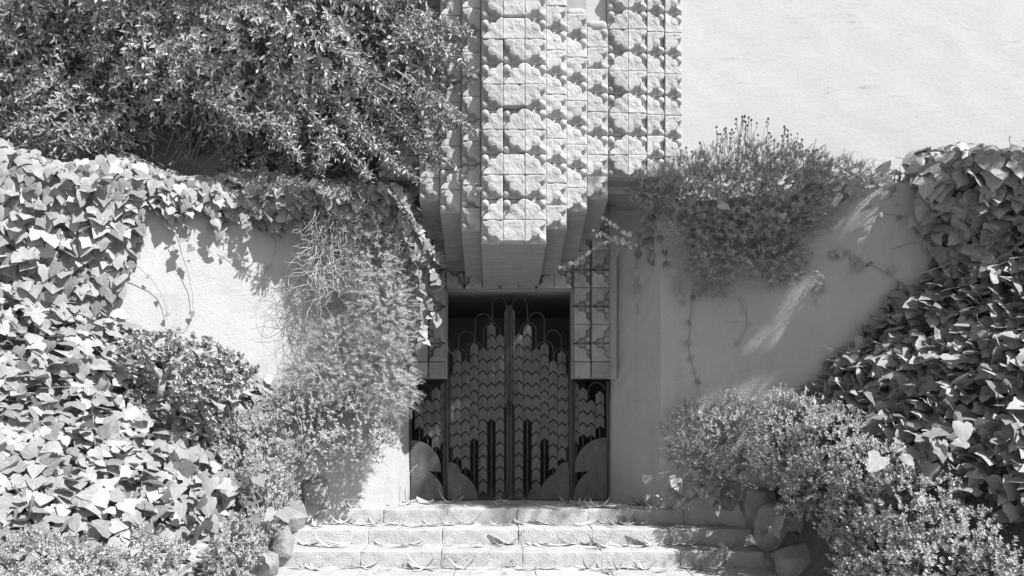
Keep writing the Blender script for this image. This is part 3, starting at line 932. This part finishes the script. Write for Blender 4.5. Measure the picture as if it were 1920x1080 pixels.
def loose_ivy(label, c, sp, n, smin, smax):
    P = np.array(c) + rng.normal(size=(n, 3)) * np.array(sp)
    N = unit(np.array([.1, -.7, .6]) + rng.normal(size=(n, 3)) * .35); D = unit(np.array([0, -.3, -.8]) + rng.normal(size=(n, 3)) * .5)
    return ivy_thing("ivy", label, P, D, N, rng.uniform(smin, smax, n), rng.random(n), tuple(c))


loose_ivy("scattered ivy leaves under the hedge at the foot of the right wall", at(1315, 905, 7.66), (.22, .08, .10), 60, .07, .12)
loose_ivy("few pale ivy leaves growing through the grey bush on the right wall", at(1400, 375, 7.15), (.42, .05, .10), 18, .06, .11)
loose_ivy("few ivy leaves hanging over the rough stones right of the steps", at(1480, 1000, 6.85), (.18, .08, .18), 22, .07, .13)
loose_ivy("big ivy leaves lying over the left hedge beside the steps", at(400, 950, 6.1), (.30, .15, .22), 30, .10, .16)
loose_ivy("big ivy leaves at the lower right corner over the hedge", at(1790, 900, 5.6), (.24, .12, .22), 24, .10, .155)


# ------------------------------------------------------------------ clipped hedges
def hedge(label, ells, n, size, name="box_hedge"):
    c = np.array(ells)[:, :3].mean(0)
    o = thing(name, label, "hedge", (c[0], c[1], c[2] - .5))
    P, N, dep = blob(ells, n, .34, lump=.17)
    hol = wob(P, 5.5, 4) + .5 * wob(P, 13, 1); k_ = (hol > -.25) | (dep > .6); P, N = P[k_], N[k_]
    D = unit(N * .7 + np.array([0, 0, .55]) + rng.normal(size=P.shape) * .35)
    a = sprig_leaves(P, D, rng.uniform(.035, .08, len(P)), 12, 52, size, droop=.05, upmix=.4, out=N)
    stuff("foliage", leaves(BOX_T, *a), M['box'], o)
    ln = []
    for k in range(45):
        e = np.array(ells[rng.integers(0, len(ells))]); d = rdir(1)[0]; d[2] = abs(d[2]) * .4
        a0 = e[:3] + np.array([0, 0, -e[5] * .9]); b = e[:3] + d * e[3:] * .85
        ln.append(np.array([a0, (a0 + b) / 2 + rng.normal(size=3) * .04, b]))
    stems_mesh("branch", ln, (.009, .003), M['bark'], o, 4)["kind"] = "stuff"
    return o


hedge("sunlit small-leaved hedge beside the left end of the steps, below the dry twigs", HEDGE_L, 5200, .024)
hedge("small-leaved hedge at the lower left edge of the bank, among big ivy leaves", HEDGE_L2, 2000, .026)
hedge("small-leaved hedge against the right wall, above the rough stones", HEDGE_R, 5600, .024)
hedge("small-leaved hedge at the lower right corner", HEDGE_R2, 5200, .027)

# ------------------------------------------------------------------ big overhanging shrub, upper left
big = thing("flowering_shrub", "big overhanging shrub with narrow leaves filling the upper left", "shrub", (-3.2, 7.6, 3.2))
E = [(*at(560, 105, 7.65), 1.22, .6, .72), (*at(340, 130, 7.75), .8, .5, .62), (*at(90, 120, 8.0), 1.2, .3, 1.0), (*at(150, 235, 7.75), .7, .25, .3), (*at(560, 265, 8.2), 1.2, .12, .4),
     (*at(450, -40, 7.6), 2.3, .5, .55), (*at(770, 150, 7.5), .38, .14, .6), (*at(715, 210, 7.75), .4, .25, .45), (*at(60, 30, 7.9), .6, .3, .4)]
P, N, dep = blob(E, 8800, .5, lump=.16)
cl = wob(P, 2.6, 8) + .7 * wob(P, 6.5, 3)
ok = (P[:, 1] < 8.3) & ((cl > -.08) | (dep > .55))
P, N = P[ok], N[ok]
D = unit(N * .8 + np.array([0, -.25, -.25]) + rng.normal(size=P.shape) * .35)
a = sprig_leaves(P, D, rng.uniform(.16, .34, len(P)), 11, 50, .088, droop=.5, upmix=.5, out=N, ow=.7)
stuff("foliage", leaves(SHR_T, *a), M['shrub'], big)
# drooping sprays along the lower and right edge
tips = [((700, 150), (800, 205), (880, 240)), ((740, 60), (830, 100), (885, 130)), ((690, 170), (790, 260), (890, 350)), ((640, 200), (720, 290), (790, 335)),
        ((560, 190), (640, 270), (690, 320)), ((480, 200), (530, 250), (560, 290)), ((600, 230), (610, 280), (600, 310)), ((420, 190), (450, 215), (475, 235)),
        ((740, 130), (820, 190), (860, 225)), ((660, 210), (700, 260), (735, 300)), ((530, 200), (545, 240), (520, 265)), ((380, 170), (420, 200), (440, 230)),
        ((760, 20), (840, 50), (875, 60)), ((720, 210), (780, 270), (815, 300)), ((580, 140), (650, 215), (670, 260))]
lines, PP, DD = [], [], []
for tp in tips:
    Y0 = rng.uniform(7.15, 7.35)
    q = np.array([at(p[0], p[1], Y0 - .05 * i) for i, p in enumerate(tp)])
    t = np.linspace(0, 1, 3); tt = np.linspace(0, 1, 26)
    l = np.stack([np.polyval(np.polyfit(t, q[:, i], 2), tt) for i in range(3)], -1)
    lines.append(l)
    for i in range(2, 26):
        for s in range(2 if i > 12 else 4):
            PP.append(l[i] + rng.normal(size=3) * (.05 * (1 - i / 26) + .008)); DD.append(unit(l[min(i + 1, 25)] - l[i - 1] + rng.normal(size=3) * .035))
PP, DD = np.array(PP), np.array(DD)
a = sprig_leaves(PP, DD, .09, 5, 55, .062, droop=.3, upmix=.8)
stuff("drooping_spray", leaves(SHR_T, *a), M['shrub'], big)
for k in range(26):
    b = np.array([rng.uniform(-4.6, -1.2), rng.uniform(7.5, 7.7), rng.uniform(4.2, 5.2)]); r0 = np.array([rng.uniform(-4.4, -1.8), 8.1, 3.1])
    lines.append(np.array([r0, r0 * .6 + b * .4 + np.array([0, .1, .15]), r0 * .25 + b * .75 + np.array([0, 0, .12]), b]))
stems_mesh("branch", lines, (.010, .003), M['bark'], big, 5)["kind"] = "stuff"

# ------------------------------------------------------------------ hanging twiggy bush on the left wall
hang = thing("hanging_bush", "hanging bush of dry tangled twigs and needle leaves on the left wall beside the porch", "bush", (-1.3, 8.0, 3.2))
E = [(*at(650, 660, 7.62), .48, .22, .38), (*at(715, 600, 7.58), .36, .26, .52), (*at(725, 720, 7.6), .30, .24, .46), (*at(620, 710, 7.55), .45, .20, .22), (*at(690, 480, 7.65), .34, .2, .45)]
P, N, dep = blob(E, 4300, .45)
w = 1 / (1 + np.exp(-(2.55 - P[:, 2] + (P[:, 0] + 1.35) * 1.1) * 4)); ok = rng.random(len(P)) < w
P, N = P[ok], N[ok]
D = unit(N * .8 + np.array([0, -.1, .15]) + rng.normal(size=P.shape) * .45)
a = sprig_leaves(P, D, rng.uniform(.06, .13, len(P)), 20, 45, .042, droop=.2, upmix=.3, out=N, ow=.6)
stuff("foliage", leaves(NDL_T, *a), M['needle'], hang)
ln = []
for k in range(1700):
    L = rng.uniform(-.25, .98); top = rng.uniform(2.3, 3.25); xy = LW(np.array(L)); off = rng.uniform(.05, .5)
    p = np.array([xy[0] + NL[0] * off, xy[1] + NL[1] * off, top]); d = np.array([rng.normal() * .3, rng.normal() * .1, -1.0]); q = [p]
    for s in range(rng.integers(5, 11)):
        d = unit(d + rng.normal(size=3) * np.array([.6, .3, .45]) + np.array([0, 0, -.06])); p = p + d * rng.uniform(.03, .075); q.append(p.copy())
    q = np.array(q)
    q[:, :2] += np.maximum(0, .02 - ((q[:, :2] - LW(np.array(0.))) @ NL[:2]))[:, None] * NL[:2]
    if q[-1][2] > 1.35: ln.append(q)
stems_mesh("dry_twigs", ln, (.0026, .0015), M['dry'], hang, 3)["kind"] = "stuff"

# ------------------------------------------------------------------ grey needle bush on the right wall
gb = thing("needle_bush", "grey needle-leaved bush with seed heads spilling over the right wall", "bush", (2.5, 7.8, 3.1))
E = [(*at(1390, 370, 7.55), .72, .36, .58), (*at(1300, 360, 7.75), .5, .3, .36), (*at(1480, 360, 7.35), .48, .32, .46), (*at(1400, 470, 7.45), .55, .22, .38),
     (*at(1330, 500, 7.7), .20, .18, .42), (*at(1470, 480, 7.35), .22, .16, .38), (*at(1240, 360, 7.9), .32, .22, .24), (*at(1560, 330, 7.3), .4, .2, .14), (*at(1420, 410, 7.4), .62, .26, .30), (*at(1310, 420, 7.6), .40, .24, .28)]
P, N, dep = blob(E, 6800, .5, lump=.16)
D = unit(N * .7 + np.array([0, -.1, .35]) + rng.normal(size=P.shape) * .45)
a = sprig_leaves(P, D, rng.uniform(.05, .12, len(P)), 20, 42, .040, droop=.15, upmix=.3, out=N, ow=.5)
stuff("foliage", leaves(NDL_D, *a), M['needle_d'], gb)
ln = []
for k in range(60):
    e = np.array(E[rng.integers(0, len(E))]); b = e[:3] + rdir(1)[0] * e[3:] * .85
    a0 = np.array([2.2 + rng.random() * .9, 7.85, 3.1]); ln.append(np.array([a0, (a0 + b) / 2 + np.array([0, -.05, .1]), b]))
stems_mesh("branch", ln, (.008, .003), M['bark'], gb, 4)["kind"] = "stuff"
hd = MB(); lines = []
for k in range(75):
    px = rng.uniform(1275, 1560); top = 318 - 62 * math.exp(-((px - 1410) / 95) ** 2) - rng.uniform(0, 42) + max(0, px - 1500) * .3
    Y = rng.uniform(7.25, 7.7); b = at(px + rng.normal() * 8, top + 70, Y); t_ = at(px, top, Y)
    lines.append(np.array([b, (b + t_) / 2 + rng.normal(size=3) * .012, t_]))
    for (dz, r) in ((0, .013), (-.05, .008)):
        c = t_ + np.array([0, 0, dz]); hd.tube([c - [0, 0, r], c - [0, 0, r * .4], c + [0, 0, r * .5], c + [0, 0, r]], np.array([.3, 1, .9, .3]) * r, 6)
stems_mesh("flower_stalk", lines, .0028, M['needle_d'], gb, 3)["kind"] = "stuff"
so = obj("seed_head", hd.mesh("seed_head", M['needle_d'], True), gb); so["kind"] = "stuff"


# grasses along the right wall top
gr = thing("grass_tuft", "low weeds and grass along the top of the right wall", "grass", (3.9, 7.5, 3.2))
n = 900
L = rng.uniform(1.3, 3.0, n); xy = RW(L); P = np.column_stack([xy, np.full(n, 3.12)]) - NR[None] * rng.uniform(.02, .4, (n, 1))
D = unit(np.array([0, 0, 1.0]) + rng.normal(size=(n, 3)) * .45)
stuff("blades", instances([np.array([(-.018, 0, 0), (.018, 0, 0), (.01, .6, -.05), (0, 1, -.2)])], [(0, 1, 2), (0, 2, 3)], P, D, rdir(n), rng.uniform(.12, .34, n)), M['needle_d'], gr)
P = np.column_stack([RW(L), np.full(n, 3.2)])[:260] - NR[None] * .12
D = unit(np.array([0, 0, .7]) + rng.normal(size=(260, 3)) * .5)
a = sprig_leaves(P, D, rng.uniform(.08, .22, 260), 9, 55, .035, upmix=.5)
stuff("weed_leaves", leaves(BOX_T, *a), M['needle_d'], gr)

# small tuft growing on the shaded wall
tf = thing("wall_weed", "little weed tuft growing on the shaded face of the right wall", "weed", tuple(wallpt(1530, 535, True, .02)))
c = wallpt(1530, 535, True, .05); P = c + rng.normal(size=(60, 3)) * np.array([.04, .02, .08])
stuff("foliage", leaves(NDL_D, *sprig_leaves(P, unit(rng.normal(size=P.shape) + np.array([0, -.6, .3])), .06, 16, 50, .026)), M['needle_d'], tf)

# ------------------------------------------------------------------ unseen tree added right of the view, its crown shaped to shade the porch
tr = thing("added_shade_tree", "leafy tree added out of view right of the entrance to shade the porch", "tree", (7.2, 4.4, .2))
E = [(5.1, 4.95, 7.0, 1.0, .65, .85), (4.9, 4.95, 7.68, .6, .45, .38), (6.2, 4.9, 6.75, 1.1, .8, .5), (7.2, 4.8, 6.7, 1.0, .8, .55)]
P, N, dep = blob(E[:2], 950, .95)
P1, N1, dep = blob(E[2:], 60, .85)
P, N = np.vstack([P, P1]), np.vstack([N, N1])
D = unit(N * .8 + np.array([0, 0, -.2]) + rng.normal(size=P.shape) * .5)
stuff("crown", leaves(SHR_T, *sprig_leaves(P, D, rng.uniform(.25, .45, len(P)), 11, 50, .13, droop=.4)), M['shrub'], tr)
tk = np.array([(7.2, 4.4, -.2), (7.25, 4.45, 2.), (7.1, 4.6, 4.2), (6.8, 4.8, 6.2), (6.5, 4.9, 7.4)])
stems_mesh("trunk", [tk], (.16, .05), M['bark'], tr, 10)
stems_mesh("branch", [np.array([tk[3], tk[3] * .5 + np.array(e[:3]) * .5 + [0, 0, .1], np.array(e[:3]) + rdir(1)[0] * .5]) for e in E for _ in range(4)], (.05, .012), M['bark'], tr, 6)["kind"] = "stuff"

# ------------------------------------------------------------------ jade plant on the left bank
jd = thing("jade_plant", "jade plant with forked pale trunk and round fleshy leaves on the left bank", "plant", tuple(at(302, 745, 6.6)))
b0, f0 = at(300, 745, 6.6), at(305, 712, 6.6)
br = [np.array([b0, f0]), np.array([f0, at(290, 690, 6.6), at(275, 670, 6.62)]), np.array([f0, at(325, 685, 6.58), at(345, 665, 6.6)])]
stems_mesh("trunk", [br[0]], (.034, .03), M['bark'], jd, 8)
for b_ in br[1:]: stems_mesh("limb", [b_], (.026, .014), M['bark'], jd, 8)
E = [(*at(290, 655, 6.65), .28, .18, .14), (*at(370, 670, 6.65), .30, .18, .16), (*at(440, 700, 6.75), .16, .14, .18), (*at(390, 725, 6.55), .26, .16, .13), (*at(350, 740, 6.5), .12, .12, .1)]
P, N, dep = blob(E, 420, .5)
D = unit(N + np.array([0, -.2, .6]) + rng.normal(size=P.shape) * .3)
a = sprig_leaves(P, D, .05, 7, 50, .046, droop=0, upmix=.4, out=N)
stuff("foliage", leaves(JAD_T, *a), M['jade'], jd, True)
stems_mesh("twig", [np.array([E_[:3], (np.array(E_[:3]) + p) / 2, p]) for E_ in [np.array(e) for e in E] for p in (E_[:3] + rdir(6) * E_[3:] * .8)], (.012, .006), M['bark'], jd, 5)["kind"] = "stuff"

# ------------------------------------------------------------------ fallen leaves and twigs on the steps
def strip_mesh(seed):
    r = np.random.default_rng(seed); n = 7
    V = []; c = r.uniform(-.5, .5); lift = r.uniform(.02, .34); tw = r.uniform(-1, 1)
    for k in range(n):
        t = k / (n - 1); w = .105 * math.sin(math.pi * min(max(t, .03), .97)) ** .7; x = t - .5; y = c * (t - .5) ** 2
        a = tw * (t - .5); z = lift * (2 * t - 1) ** 2 + .03
        V += [(x, y - w * math.cos(a), z - w * math.sin(a)), (x, y, z + w * .25), (x, y + w * math.cos(a), z + w * math.sin(a))]
    Fq = []
    for k in range(n - 1):
        Fq += [(3 * k, 3 * k + 3, 3 * k + 4, 3 * k + 1), (3 * k + 1, 3 * k + 4, 3 * k + 5, 3 * k + 2)]
    return mesh_np("fallen_leaf", np.array(V), np.array(Fq), M['litter'], smooth=True)


STR = [strip_mesh(i) for i in range(9)]
for k in range(285):
    row = rng.choice(5, p=[.20, .25, .25, .25, .05])
    yf = 7.88 - .35 * row
    x = rng.uniform(XL + .05, XR - .05)
    if row == 0: y = yf + rng.uniform(.02, .62); x = np.clip(x, -.95 if y > 8.2 else XL, 1.6 if y > 8.1 else XR)
    else: y = yf + (.33 - abs(rng.normal()) * .10)
    y = max(y, yf + .02)
    s = rng.uniform(.05, .20) if rng.random() < .8 else rng.uniform(.2, .34)
    o = obj("fallen_leaf", STR[int(rng.integers(0, 9))], None, (x, y, -.15 * row + .004))
    o.scale = (s, s, s * rng.uniform(.6, 1.6)); o.rotation_euler = (rng.normal() * .12, rng.normal() * .12, rng.normal() * .5 + (math.pi if rng.random() < .5 else 0))
    tag(o, "dry narrow curled leaf lying on the " + ["landing before the gate or the top step", "second step from the top", "third step from the top", "fourth step from the top", "lowest step in view"][row], "fallen leaf", "dry leaves scattered over the steps")
